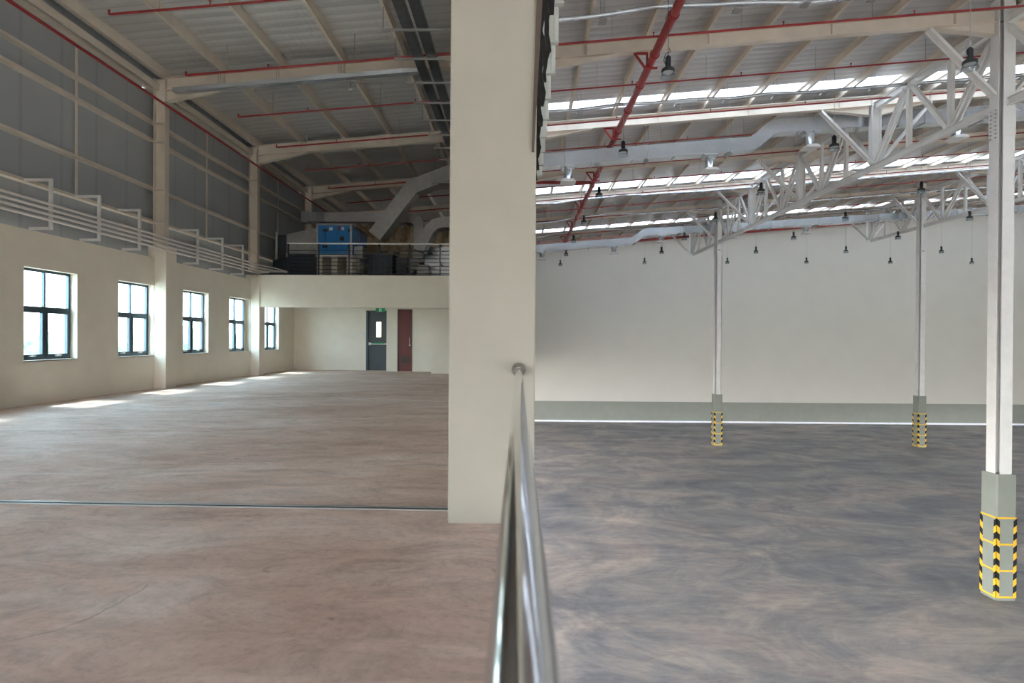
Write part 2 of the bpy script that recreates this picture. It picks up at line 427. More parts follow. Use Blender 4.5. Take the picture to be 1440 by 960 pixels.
# ------------------------------------------------------------------ rooms at the back left
b = MB()
b.box(-9.25, -6.22, 23.2, 23.45, 0, 3.3); b.box(-6.22, -5.22, 23.2, 23.45, 2.44, 3.3)
b.box(-5.22, -4.78, 22.45, 23.45, 0, 3.3); b.box(-4.78, -4.20, 22.45, 23.45, 2.46, 3.3); b.box(-4.20, -3.25, 22.45, 23.45, 0, 3.3)
b.box(-3.25, -.3, 21.2, 23.45, 0, 3.3)
struct(b.build('wall_back', M['plaster']))
b = MB(); b.box(-9.2, -.3, 19.46, 19.80, 2.36, 3.46); struct(b.build('wall_parapet', M['plaster']))
b = MB(); b.box(-9.2, -.3, 19.80, YEND, 3.28, 3.44); struct(b.build('floor_plant_deck', M['concrete']))
# grey escape door
d = bpy.data.objects.new('door_1', None); C.objects.link(d); d.location = (-5.72, 23.25, 0); struct(d)
f = MB(); f.box(-6.22, -6.14, 23.16, 23.42, 0, 2.44).box(-5.28, -5.22, 23.16, 23.42, 0, 2.44).box(-6.14, -5.28, 23.16, 23.42, 2.38, 2.44); f.build('door_frame', M['alu'], d)
f = MB(); X0, X1, Z = -6.14, -5.28, 2.38; vx0, vx1, vz0, vz1 = -5.83, -5.62, 1.35, 1.98
f.box(X0, vx0, 23.24, 23.29, 0, Z).box(vx1, X1, 23.24, 23.29, 0, Z).box(vx0, vx1, 23.24, 23.29, 0, vz0).box(vx0, vx1, 23.24, 23.29, vz1, Z)
lf = f.build('door_leaf', M['door_grey'], d)
MB().box(vx0, vx1, 23.26, 23.27, vz0, vz1).build('vision_pane', M['glass'], lf)
MB().box(-7.2, -4.4, 25.6, 25.7, 0, 3.2).box(-7.3, -7.2, 23.45, 25.7, 0, 3.2).box(-4.4, -4.3, 23.45, 25.7, 0, 3.2).build('wall_stair_lobby', M['plaster'])['kind'] = 'structure'
lp = bpy.data.lights.new('lobby_fill_light', 'POINT'); lp.energy = 110; lp.color = (1, .93, .78); lp.shadow_soft_size = .15  # added lamp, standing in for daylight in the stair lobby
lo = bpy.data.objects.new('lobby_fill_light', lp); C.objects.link(lo); lo.location = (-5.0, 24.6, 2.8)
f = MB(); f.box(X0+.03, X0+.10, 23.13, 23.24, 1.02, 1.14).box(X1-.10, X1-.03, 23.13, 23.24, 1.02, 1.14).tube([(X0+.06, 23.15, 1.08), (X1-.06, 23.15, 1.08)], .03)
pb = f.build('push_bar', M['white_steel'], d)
MB().box(-5.96, -5.45, 23.112, 23.122, 1.085, 1.125).build('green_strip', M['green'], pb)
# maroon riser door
d = bpy.data.objects.new('door_2', None); C.objects.link(d); d.location = (-4.49, 22.47, 0); struct(d)
f = MB(); f.box(-4.78, -4.74, 22.43, 22.52, 0, 2.46).box(-4.24, -4.20, 22.43, 22.52, 0, 2.46).box(-4.74, -4.24, 22.43, 22.52, 2.42, 2.46); f.build('door_frame', M['brown'], d)
f = MB(); f.box(-4.74, -4.24, 22.46, 22.50, .01, 2.42); lf = f.build('door_leaf', M['maroon'], d)
f = MB(); f.box(-4.62, -4.34, 22.445, 22.462, .32, .60)
for k in range(6): f.bar((-4.61, 22.44, .345+k*.045), (-4.35, 22.44, .345+k*.045), (0, .5, 1), .028, .006)
f.build('louvre', M['brown'], lf)
f = MB(); f.tube([(-4.30, 22.46, 1.10), (-4.30, 22.40, 1.10), (-4.30, 22.40, 1.34), (-4.30, 22.46, 1.34)], .012); f.box(-4.33, -4.27, 22.45, 22.46, 1.02, 1.07); f.build('door_handle', M['white_steel'], d)
# exit sign
s = thing('exit_sign', (-5.62, 23.1, 2.44), 'small green running man exit sign over the slate grey door', 'exit sign')
MB().box(-5.82, -5.45, 23.10, 23.15, 2.385, 2.54).build('sign_panel', M['green'], s)
MB().box(-5.68, -5.58, 23.09, 23.099, 2.40, 2.525).build('white_field', M['white'], s)
f = MB(); c = Vector((-5.63, 23.085, 2.465)); f.box(-5.636, -5.622, 23.083, 23.089, 2.495, 2.51)
for p, q in (((0, .028), (-.008, -.005)), ((-.008, -.005), (-.028, -.03)), ((-.008, -.005), (.016, -.02)), ((.016, -.02), (.012, -.045)), ((0, .02), (.026, .006)), ((0, .02), (-.02, .012))):
    f.bar(c+Vector((p[0], 0, p[1])), c+Vector((q[0], 0, q[1])), (0, 1, 0), .006, .009)
f.build('running_figure', M['green'], s)
for i, (px, lab) in enumerate(((509, 'small white wall switch left of the slate grey door'), (585, 'small white wall switch right of the maroon door'))):
    yy = (23.2, 22.45)[i]; p = at(px, 471, yy)
    o = MB().box(p.x-.045, p.x+.045, yy-.015, yy, p.z-.06, p.z+.06)
    r = thing('wall_switch', (p.x, yy, p.z), lab, 'switch'); o.build('switch_plate', M['white'], r, .004)
    MB().box(p.x-.015, p.x+.015, yy-.022, yy-.015, p.z-.02, p.z+.02).build('rocker', M['white_steel'], r)
# low access hatch outline on back wall
f = MB(); p0, p1 = at(421, 513, 23.2), at(468, 504, 23.2)
for z in (p0.z, p1.z): f.box(p0.x, p1.x, 23.188, 23.2, z-.008, z+.008)
f.box(p1.x-.016, p1.x, 23.188, 23.2, p0.z, p1.z); f.build('trim_4', M['plaster'])['kind'] = 'structure'
# ------------------------------------------------------------------ pillar and handrail
b = MB(); pl, pr = -.492, .118
b.box(pl, pr, 4.01, 4.46, FL, 9.0 + SL*0 - .1)
o = b.build('wall_pillar', M['pillar'], bevel=.012); struct(o)
b = MB(); q = [at(755.5, -30, 3.995), at(764.5, -30, 3.995), at(751, 213, 3.995), at(747.6, 213, 3.995)]  # brown strip standing in for the shade inside a notch in the pillar
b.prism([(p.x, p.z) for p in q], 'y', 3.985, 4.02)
tag(b.build('notch_shade_strip', M['brown']), 'narrow brown strip standing in for the shaded notch at the upper right edge of the pillar', 'shade strip')
r = thing('handrail', (0, 3.9, 1.085), 'polished stainless steel handrail running from the camera to the cream pillar', 'handrail')
hx = .004
f = MB(); f.tube([(hx, -1.6, 1.085), (hx, .2, 1.085), (hx, 1.5, 1.085), (hx, 3.2, 1.085), (hx, 3.93, 1.085), (hx, 4.01, 1.085)], .0237, 48); f.build('rail_tube', M['stainless'], r)
f = MB(); f.tube([(hx, y, 1.087) for y in (3.90, 3.925, 3.95, 3.975, 3.99, 4.012)], [.0245, .030, .039, .047, .050, .050], 40); f.build('wall_flange', M['collar'], r)
for yy in (-1.2, .9, 2.6):
    f = MB(); f.tube([(hx, yy, 1.07), (hx, yy, 0)], .014, 12); f.tube([(hx, yy, .008), (hx, yy, 0)], .026, 16); f.build('rail_post', M['stainless'], r)
# ragged top edge of the partition: hanging channel posts with torn black foam
HB = HC + 4.5
for i in range(9):
    yy = 7.6 + 1.0*i; xr = .575 + (.0, .0, .03, .0, .02, .04, .05, .06, .07)[i]*.6
    r = thing('partition_post', (xr-.08, yy, HB), 'pale grey hanging channel post at the pillar edge, %s of the receding row' % nth(i, 9), 'post', 'pale channel posts hanging beside the pillar')
    f = MB(); zt = zp(xr)+.1
    f.box(xr-.16, xr-.075, yy, yy+.08, HB, zt).box(xr-.068, xr, yy-.006, yy+.08, HB+.004, zt).box(xr-.078, xr-.066, yy+.02, yy+.07, HB+.002, zt)
    f.box(xr-.165, xr+.004, yy-.004, yy+.09, HB-.02, HB)
    f.build('channel', M['panel'], r)
    f = MB(); n = 26; v = []; hh = 3.0
    for k in range(n+1):
        z = HB-.15 + hh*k/n
        a = xr-.165-.035*random.random()-.02; c2 = xr-.13+.045*math.sin(k*.9+i*2)*random.random()
        v += [(a, yy-.015, z), (c2, yy-.03, z), (c2, yy+.05, z), (a, yy+.05, z)]
    fs = [(0,1,2,3)] + [tuple(4*n+j for j in (3,2,1,0))]
    for k in range(n):
        for j in range(4): a = 4*k+j; c3 = 4*k+(j+1) % 4; fs.append((a, c3, c3+4, a+4))
    f.add(v, fs); f.build('torn_foam', M['foam'], r)
# ------------------------------------------------------------------ steel columns
def cruci(name, x, yc, z0, z1, label, group):
    r = thing(name, (x, yc, FL), label, 'column', group)
    f = MB()
    for s in (-1, 1):
        f.box(x+s*.2-.009, x+s*.2+.009, yc-.14, yc+.14, z0, z1); f.box(x-.14, x+.14, yc+s*.2-.009, yc+s*.2+.009, z0, z1)
    f.box(x-.2, x+.2, yc-.007, yc+.007, z0, z1); f.box(x-.007, x+.007, yc-.2, yc+.2, z0, z1)
    f.build('shaft', M['white_steel'], r)
    f = MB(); w = .25
    zt = FL+3.16; c = .03
    poly = [(x-w+c, yc-w), (x+w-c, yc-w), (x+w, yc-w+c), (x+w, yc+w-c), (x+w-c, yc+w), (x-w+c, yc+w), (x-w, yc+w-c), (x-w, yc-w+c)]
    f.prism(poly, 'z', FL, zt)
    pl = f.build('plinth', M['plinth'], r)
    # tape: three panels of yellow bands and black/yellow chevrons up each corner
    z0t, zs = FL+.09, .66; e = .004; tw = .085
    ty = MB(); tb = MB()
    for k in range(4):
        z = z0t + zs*k
        for (xa, xb, ya, yb) in ((x-w-e, x+w+e, yc-w-e, yc-w+.02), (x-w-e, x+w+e, yc+w-.02, yc+w+e), (x-w-e, x-w+.02, yc-w, yc+w), (x+w-.02, x+w+e, yc-w, yc+w)):
            ty.box(xa, xb, ya, yb, z-.022, z+.022)
    n = 12; hgt = zs*3; st = hgt/n; dz = .075
    e2 = .006
    for sx in (-1, 1):
        for sy in (-1, 1):
            cx, cy = x+sx*(w+e2), yc+sy*(w+e2)
            for k in range(n):
                mb = (ty, tb)[k % 2]
                za, zb = z0t+st*k, z0t+st*(k+1)
                # peaks point up at the corner
                for (dx, dy) in ((-sx, 0), (0, -sy)):
                    p = [Vector((cx, cy, za)), Vector((cx, cy, zb)), Vector((cx+dx*tw, cy+dy*tw, zb-dz)), Vector((cx+dx*tw, cy+dy*tw, za-dz))]
                    if k == 0: p[3].z = max(p[3].z, z0t-.02)
                    nrm = Vector((0, sy, 0)) if dx else Vector((sx, 0, 0)); q = [u-nrm*.01 for u in p]
                    mb.add(p+q, [(0,1,2,3),(7,6,5,4),(0,4,5,1),(1,5,6,2),(2,6,7,3),(3,7,4,0)])
    ty.build('yellow_tape', M['yellow'], pl); tb.build('black_tape', M['tape_black'], pl)
    # splice plates with bolts
    f = MB(); f.box(x-.217, x-.209, yc-.15, yc+.15, 6.42, 7.22); f.build('splice_plate', M['white_steel'], r)
    f = MB()
    for k in range(8):
        for s in (-.075, .075): f.tube([(x-.217, yc+s, 6.47+k*.1), (x-.245, yc+s, 6.47+k*.1)], .018, 6)
    f.build('bolts', M['wire'], r)
    f = MB(); f.box(x-.16, x+.16, yc-.222, yc-.209, 6.5, 7.2); f.build('joint_plate', M['white_steel'], r)
    if yc < 20: return r
    f = MB(); f.box(x-.08, x+.06, yc-.232, yc-.221, 6.82, 6.91); f.build('number_tag', M['wire'], r)
    return r
cruci('steel_column', COLX[0], FY[0], FL+3.0, zr(COLX[0])-.03, 'white steel column with a striped plinth, closest and at the right edge', 'white steel columns on striped plinths')
cruci('steel_column', COLX[0]+.06, FY[4], FL+3.0, zr(COLX[0])-.03, 'slim white steel column on a striped plinth, farther back, nearest to the pillar', 'white steel columns on striped plinths')
cruci('steel_column', COLX[1], FY[4], FL+3.0, zr(COLX[1])-.03, 'slim white steel column on a striped plinth, farther back, just left of the big near column', 'white steel columns on striped plinths')
# left wall columns
wl = ['over the first pilaster between the windows', 'over the second pilaster at the plant deck corner', 'behind the plant deck, third along the left wall', 'deep in the dark plant deck corner']
for i, yc in enumerate(FY[:4]):
    f = MB(); x0, x1 = -9.40, -9.10; zb = 3.6 if i < 2 else 3.44
    r = thing('wall_column', (-9.2, yc, zb), 'cream steel wall column ' + wl[i], 'column', 'cream steel columns up the left wall')
    f.box(x0, x0+.02, yc-.09, yc+.09, zb, zp(x0)).box(x1-.02, x1, yc-.09, yc+.09, zb, zp(x1)-.02).box(x0, x1, yc-.008, yc+.008, zb, zp(x0))
    f.build('shaft', M['cream_steel'], r)
    for k, z in enumerate((4.25, 5.1, 6.33, 6.8)):
        g = MB(); g.box(-9.46, -9.12, yc-.16, yc-.008, z-.03, z-.015); g.box(-9.40, -9.12, yc-.02, yc-.008, z-.03, z+.07); g.build('cleat', M['cream_steel'], r)
# ------------------------------------------------------------------ rafters
for i, yc in enumerate(FY):
    f = MB(); x0, x1 = -9.1, XR-.05
    tt = .015; w = .2
    lab = 'cream steel rafter under the roof sheeting, %s' % ('nearest to the camera' if i == 0 else nth(i, 6) + ' to the camera')
    r = thing('roof_beam', (0, yc, zp(0)), lab, 'beam', 'cream steel rafters across the roof')
    f.box(x0, x1, yc-w/2, yc+w/2, -tt, 0, zp).box(x0, x1, yc-w/2, yc+w/2, -RD, -RD+tt, zp).box(x0, x1, yc-.006, yc+.006, -RD+tt, -tt, zp)
    x = -9.15+1.55
    while x < XR:
        f.box(x-.006, x+.006, yc-w/2+.01, yc+w/2-.01, -RD+tt, -tt, zp); x += 3.1
    f.build('beam', M['cream_steel'], r)
    # haunches at the left wall, at the pillar line and at the column rows
    def haunch(xa, xb, dep):
        g = MB(); za, zb = zp(xa)-RD, zp(xb)-RD
        g.prism([(xa, za), (xb, zb), (xa, za-dep)], 'y', yc-.006, yc+.006)
        g.bar((xa, yc, za-dep), (xb, yc, zb-.008), (0, 0, 1), .015, w)
        g.build('haunch', M['cream_steel'], r)
    haunch(-9.1, -7.4, .27); haunch(.3, 2.5, .28)
    for cx in COLX:
        haunch(cx-.22, cx-1.9, .32); haunch(cx+.22, cx+1.9, .32)
        # knee braces down to the lattice girder
        for s in (-1, 1):
            zt = zp(cx+s*1.85)-RD-.02; g = MB()
            zbm = 6.0+HC+.28 + (cx-COLX[0])*SL
            g.channel((cx+s*1.85, yc, zt), (cx+s*.2, yc, zbm), (0, 1, 0), .2, .07, s)
            g.build('knee_brace', M['white_steel'], r)
    if i == 0:
        g = MB()
        for k, px in enumerate((308, 390, 477, 563)):
            xx = (px-729)/F*yc
            for dx in (-.03, .03): g.tube([(xx+dx, yc-.13, zp(xx)), (xx+dx, yc-.13, zp(xx)-RD-.16)], .008, 5)
        g.build('tray_hangers', M['wire'], r)
# tray clipped under the nearest rafter
f = MB(); f.box(-8.8, -2.5, FY[0]-.27, FY[0]-.112, -RD-.14, -RD-.03, zp)
tag(f.build('cable_tray', M['galv']), 'long galvanised cable tray clipped under the nearest left rafter', 'cable tray')
# ------------------------------------------------------------------ purlins
k = 0; x = -9.15
while x < XR-.3:
    lab = 'cream steel purlin along the roof, ' + ('outermost, at the left eave' if k == 0 else ORD[k] + ' counting from the left eave')
    f = MB(); f.channel((x, YNEAR, zr(x)-.125), (x, YEND, zr(x)-.125), (0, 0, 1), .25, .075, -1, .008)
    tag(f.build('roof_purlin', M['cream_steel']), lab, 'purlin', 'cream purlins under the roof sheeting')
    x += 1.55; k += 1
# girts on the left upper wall
gl = [(4.25, 'lowest, just over the white conduits'), (5.1, 'second from the bottom'), (6.33, 'third from the bottom'), (6.8, 'fourth from the bottom'), (7.62, 'topmost, under the eave')]
for z, lab in gl:
    f = MB(); f.channel((-9.48, YNEAR, z), (-9.48, YEND-5, z), (1, 0, 0), .16, .055, -1, .008)
    if z > 7.5: f.channel((-9.30, YNEAR, z+.12), (-9.30, YEND-5, z+.12), (0, 0, 1), .16, .05, -1, .008)
    tag(f.build('wall_girt', M['cream_steel']), 'horizontal cream wall girt on the dark sheeting, ' + lab, 'girt', 'girts along the left upper wall')
for i, yy in enumerate((12.1, 17.2, 22.3)):
    f = MB(); f.bar((-9.50, yy, 4.25), (-9.50, yy, 7.6), (0, 1, 0), .05, .03)
    tag(f.build('girt_tie', M['cream_steel']), 'thin upright tie between the wall girts, %s along the left wall' % nth(i, 3), 'tie', 'upright ties on the left upper wall')
# red pipe along left wall
f = MB(); f.tube([(-8.82, YNEAR, 7.08), (-8.82, 40, 7.08)], .032, 10)
tag(f.build('fire_pipe', M['red']), 'red fire pipe running high along the left wall under the eave', 'pipe')
# white conduits on brackets
names = ['topmost of the four', 'second from the top of the four', 'third from the top of the four', 'lowest of the four']
for i in range(4):
    z = HC + 2.46 - .098*i; x = -8.745
    pts = [(x, YNEAR, z), (x, 4, z), (x, 12.6, z), (x, 13.4, z-.0), (x+.03, 14.0, z-.02), (x+.03, 14.9, z-.02), (x, 15.6, z), (x, 19.0, z), (x+.0, 19.3, max(z, 3.52)), (x+.2+.05*i, 19.9, max(z-.02, 3.60)), (x+.6, 20.1, 3.62)]
    f = MB(); f.tube(pts, .026, 10)
    tag(f.build('conduit', M['conduit']), 'white conduit along the left wall above the windows, ' + names[i], 'conduit', 'white conduits on wall brackets')
for i, yy in enumerate((6.9, 8.1, 10.6, 11.83, 13.1, 15.5, 16.8, 18.05)):
    f = MB(); xo = -8.80; r = thing('conduit_bracket', (XW, yy, 3.3), ('pale C-shaped bracket behind the white conduits, %s along the left wall' % nth(i, 8)), 'bracket', 'brackets carrying the white conduits')
    f.bar((xo, yy, 3.30), (xo, yy, 4.26), (0, 1, 0), .05, .05); f.build('upright', M['white_steel'], r)
    for z in (3.325, 4.235): MB().bar((-9.3 if z > 4 else -9.2, yy, z), (xo, yy, z), (0, 0, 1), .05, .05).build('arm', M['white_steel'], r)
# ------------------------------------------------------------------ sprinkler pipes
def zs_(x): return HC + 7.02 + SL*x
i = 0
for k in range(-1, 12):
    yy = 13.72 + 2.585*k
    f = MB(); x0 = -8.1
    x1 = XR-.5
    lab = 'thin red sprinkler pipe hung across the roof, %s of the series' % nth(k+1, 13)
    r = thing('sprinkler_pipe', (x0, yy, zs_(x0)), lab, 'pipe', 'red sprinkler pipes across the roof')
    f.tube([(x0, yy, zs_(x0)+.09), (x0, yy, zs_(x0))] + [(x, yy, zs_(x)) for x in (x0+.05, 0, 12, 24, x1)], .024 if k % 2 else .028, 8)
    f.build('pipe_run', M['red'], r)
    x = x0+1.0; j = 0
    ha = []; hb = []
    while x < x1:
        ha.append((x, yy, zs_(x)))
        if x+1 < x1: hb.append((x+1.0, yy, zs_(x+1)))
        x += 3.1
    pieces('hanger_rod', M['wire'], r, MB().tube([(0, 0, 0), (0, 0, zr(0)-zs_(0)-.0)], .006, 5), ha)
    pieces('sprinkler_head', M['red'], r, MB().tube([(0, 0, 0), (0, 0, .07), (0, 0, .1)], [.02, .012, .03], 8), hb)
# main red pipe with brackets
r = thing('main_pipe', (3.33, 14, 8.38), 'thick red fire main running away from the camera under the hall roof', 'pipe')
f = MB(); f.tube([(3.33, YNEAR, 8.38), (3.33, 44.5, 8.38)], .10, 16)
f.build('pipe_run', M['red'], r)
yy = 9.0; cs = []
while yy < 44: cs.append((3.33, yy, 8.38)); yy += 1.72
pieces('coupling', M['red'], r, MB().tube([(0, -.03, 0), (0, .03, 0)], .125, 14), cs)
for yc in FY:
    g = MB(); zt = zp(3.0)-RD-.02
    g.bar((2.90, yc, zt), (3.26, yc, zt), (0, 0, 1), .05, .05); g.bar((2.92, yc, zt), (3.20, yc, 8.24), (0, 1, 0), .05, .05); g.bar((3.24, yc, zt), (3.24, yc, 8.24), (0, 1, 0), .05, .05)
    g.bar((3.16, yc, 8.25), (3.50, yc, 8.25), (0, 0, 1), .04, .06); g.build('bracket', M['red'], r)
f = MB(); p = at(765, 257, 25.8); f.tube([(.3, 25.75, p.z), (3.3, 25.75, p.z)], .075, 12)
tag(f.build('branch_pipe', M['red']), 'short thick red branch pipe from the partition to the fire main', 'pipe')
f = MB(); f.tube([(3.2, 44.6, HC+7.0+SL*3.2), (XR-.3, 44.6, HC+7.0+SL*XR)], .09, 12)
tag(f.build('wall_pipe', M['red']), 'dark red pipe running along the top of the far hall wall', 'pipe')
# ------------------------------------------------------------------ cable trays in the hall
for i, (yy, zz, lab) in enumerate(((13.2, 7.70, 'closest, at the top of the picture'), (18.2, 7.56, 'below the nearest skylight strip'), (30.0, 7.45, 'below the middle skylight strip'), (34.4, 7.40, 'second farthest'), (38.9, 7.38, 'farthest, before the far wall'))):
    zz += -.45*0; f = MB(); pts = []
    x = .7
    while x < XR-.5:
        sag = .06*math.sin(x*.8+i) if x < 8 else 0
        pts.append((x, yy, HC+zz-.42+SL*x+sag+(.12 if 2.5 < x < 6 else 0))); x += 1.2
    f.tube(pts, .055, 8)
    r = thing('cable_run', (0.7, yy, HC+zz), 'grey conduit run slung across the hall roof, ' + lab, 'conduit', 'grey conduit runs across the hall roof')
    f.build('run', M['galv'], r)
    g = MB(); x = 1.9; hh = zr(0)-(HC+zz-.5); sp_ = []
    g.box(-.09, .09, -.12, .12, -.02, .01)
    for dx in (-.05, .05): g.tube([(dx, 0, 0), (dx, 0, hh)], .006, 4)
    while x < XR-1: sp_.append((x, yy, HC+zz-.5+SL*x)); x += 1.55
    pieces('hanger', M['wire'], r, g, sp_)
# ------------------------------------------------------------------ big ducts
def duct(yf, w, h, zb, label, xsb, drop, diffs, dh, name='air_duct'):
    """yf: front face; straight left part, S-bend up at xsb, then right part"""
    yc = yf+w/2
    r = thing(name, (3, yc, zb), label, 'duct', 'galvanised supply ducts across the hall')
    def zc(x, up): return zb + h/2 + SL*min(x, 8) + .067*max(0, x-8) + up
    pts = [(.35, yc, zc(.35, 0)), (xsb, yc, zc(xsb, 0))]
    for k in range(1, 10):
        t = k/10; s = t*t*(3-2*t); x = xsb+1.0*t; pts.append((x, yc, zc(x, drop*s)))
    pts += [(xsb+1.1, yc, zc(xsb+1.1, drop)), (XR-1, yc, zc(XR-1, drop))]
    def zx(x):
        for a, c in zip(pts, pts[1:]):
            if a[0] <= x <= c[0]: return a[2] + (c[2]-a[2])*(x-a[0])/(c[0]-a[0])
    f = MB(); f.sweep(pts, w, h); f.build('duct_run', M['galv'], r)
    x = 1.1
    while x < XR-2:
        if not (xsb-.1 < x < xsb+1.1):
            z = zx(x); MB().box(x-.02, x+.02, yc-w/2-.02, yc+w/2+.02, z-h/2-.02, z+h/2+.02).build('flange', M['galv'], r)
        x += 1.45
    x = 1.6
    while x < XR-2:
        z = zx(x); g = MB()
        for yy in (yc-w/2-.04, yc+w/2+.04): g.tube([(x, yy, z-h/2-.05), (x, yy, zr(x)-.0)], .007, 4)
        g.box(x-.03, x+.03, yc-w/2-.08, yc+w/2+.08, z-h/2-.07, z-h/2-.03); x += 2.9
        g.build('hanger', M['wire'], r)
    for j, (x, rr) in enumerate(diffs):
        z = zx(x)-h/2
        d = thing('air_diffuser', (x, yc, z-dh), 'short round galvanised air diffuser under %s, %s from the pillar' % (rr, ORD[j] if j else 'first'), 'diffuser', 'air diffusers under the galvanised ducts')
        a = MB(); a.prism([(x-.22, z-.1), (x+.22, z-.1), (x+.28, z+.01), (x-.28, z+.01)], 'y', yc-.2, yc+.2); a.build('collar', M['galv'], d)
        a = MB(); a.lathe([(.15, -.1), (.15, -dh+.1), (.2, -dh+.06)], (x, yc, z), 20); a.build('neck', M['galv'], d)
        a = MB(); a.prism([(x-.17, z-dh+.1), (x+.17, z-dh+.1), (x+.27, z-dh), (x-.27, z-dh)], 'y', yc-.27, yc+.27); a.build('face_plate', M['white_steel'], d)
duct(20.05, .50, .47, HC+6.01, 'large galvanised duct with an S-bend crossing behind the big near column and second beam', 8.05, .56,
     [((797-729)/F*20.3, 'the large duct'), ((995-729)/F*20.3, 'the large duct'), ((1134-729)/F*20.3, 'the large duct'), ((1337-729)/F*20.3, 'the large duct')], .58)
duct(36.4, .62, .42, HC+5.53, 'far galvanised duct with an S-bend crossing before the far wall', 7.15, .50,
     [((x-729)/F*36.7, 'the far duct') for x in (761, 862, 929, 1030, 1130)], .50)
# ------------------------------------------------------------------ lattice girders
def girder(x, y0, y1, zb, label, first_top=True):
    """zb: centre of the bottom chord"""
    zt = zp(x)-.35
    r = thing('lattice_beam', (x, y0, zb), label, 'truss', 'white lattice girders along the column rows')
    st = (FY[1]-FY[0])/3; n = round((y1-y0)/st)
    f = MB(); f.ibeam((x, y0+.2, zb), (x, y1-.2, zb), (0, 0, 1), .20, .13); f.build('bottom_chord', M['white_steel'], r)
    f = MB(); f.ibeam((x, y0+.2, zt), (x, y1-.2, zt), (0, 0, 1), .24, .16); f.build('top_chord', M['white_steel'], r)
    for k in range(n+1):
        yy = y0+st*k
        if 0 < k < n or (k == n and y1 > 36):
            big = (round((yy-FY[0])/st) % 3 == 0)
            f = MB()
            if big: f.ibeam((x, yy, zb+.1), (x, yy, zt+.2), (1, 0, 0), .30, .24)
            else:
                for s in (-1, 1): f.channel((x+s*.05, yy, zb+.1), (x+s*.05, yy, zt-.1), (0, 1, 0), .15, .05, s)
            f.build('vertical', M['white_steel'], r)
        if k < n:
            top0 = (round((yy-FY[0])/st) % 2 == 0)
            za, zc = (zt-.1, zb+.1) if top0 else (zb+.1, zt-.1)
            f = MB(); o1, o2 = (.12, .12)
            for s in (-1, 1): f.channel((x+s*.05, yy+o1, za), (x+s*.05, yy+st-o2, zc), (0, 1, 0), .13, .05, s)
            f.build('diagonal', M['white_steel'], r)
girder(COLX[0], FY[0]-5.17*2, FY[0], HC+6.03, 'white lattice girder going past the right edge, nearer than the big column')
girder(COLX[0], FY[0], FY[4], HC+6.03, 'long white lattice girder from the big near column back to the slim middle column')
girder(COLX[0], FY[4], FY[5], HC+6.03, 'short white lattice girder beyond the slim column nearest to the pillar')
girder(COLX[1], FY[1], FY[4], HC+7.08, 'white lattice girder ending at the slim column just left of the big column')
girder(COLX[1], FY[4], FY[5], HC+7.08, 'short white lattice girder beyond the slim column left of the big column')
# ------------------------------------------------------------------ high bay lamps
lampsX = [3.13, 9.46, 15.68, 21.6, 27.85, 33.9]
rown = ['by the thick red fire main', 'midway between fire main and long girder', 'just right of the long girder', 'left of the second girder', 'right of the second girder', 'in the far right bay']
proto = None
def mklamp():
    r = thing('pendant_lamp', (0, 0, 0), 'x', 'lamp')
    f = MB(); f.lathe([(0, .15), (.13, .145), (.138, .12), (.125, .105)], (0,0,0), 24); f.lathe([(0, .15), (.138, .145), (.135, .175), (.08, .21), (0, .22)], (0,0,0), 24); f.build('lamp_body', M['black'], r)
    f = MB(); f.lathe([(.035, .2), (.042, .24), (.042, .44), (.03, .46), (0, .46)], (0,0,0), 16)
    for k in range(8):
        t = k*PI/4; f.bar((.045*math.cos(t), .045*math.sin(t), .23), (.045*math.cos(t), .045*math.sin(t), .43), (math.cos(t), math.sin(t), 0), .03, .004)
    f.build('driver', M['black'], r)
    f = MB(); f.lathe([(.12, .13), (.145, .05), (.158, .01), (.165, 0), (.155, 0), (.138, .05), (.115, .125)], (0,0,0), 28); f.build('shade', M['lens'], r)
    f = MB(); f.lathe([(0, .108), (.115, .11)], (0,0,0), 24); f.build('led_disc', M['white'], r)
    return r
firstlamp = mklamp(); used = False
for i, X in enumerate(lampsX):
    ys = [12.1 + 5.15*k for k in range(7)]
    vis = [(k, y) for k, y in enumerate(ys) if 729+X*F/y < 1452]
    zl = HC + (5.56, 5.74, 5.79, 5.84, 5.86, 5.86)[i]
    for j, (k, y) in enumerate(vis):
        if not used: r = firstlamp; used = True; chs = list(r.children)
        else:
            r = firstlamp.copy(); C.objects.link(r)
            for ch in firstlamp.children:
                if ch.name.startswith('cord') or ch.name.startswith('cable'): continue
                c = ch.copy(); C.objects.link(c); c.parent = r
        r.location = (X, y, zl)
        pos = 'the only one in view' if len(vis) == 1 else ('nearest' if j == 0 else 'farthest' if j == len(vis)-1 else ORD[j]) + ' of its row'
        tag(r, 'black pendant lamp %s, %s' % (rown[i], pos), 'lamp', 'high-bay lamps hanging in the hall')
        f = MB(); h = zr(X)-zl-.05
        f.tube([(0, 0, .44), (0, 0, h)], .007, 5)
        pts = [(.02, 0, .62), (.05, .0, .55), (-.06, 0, .5), (-.09, 0, .36), (-.05, 0, .27)]
        f.tube(pts, .008, 5)
        o = f.build('cable', M['black'] if i+k == 0 else M['wire']); o.parent = r
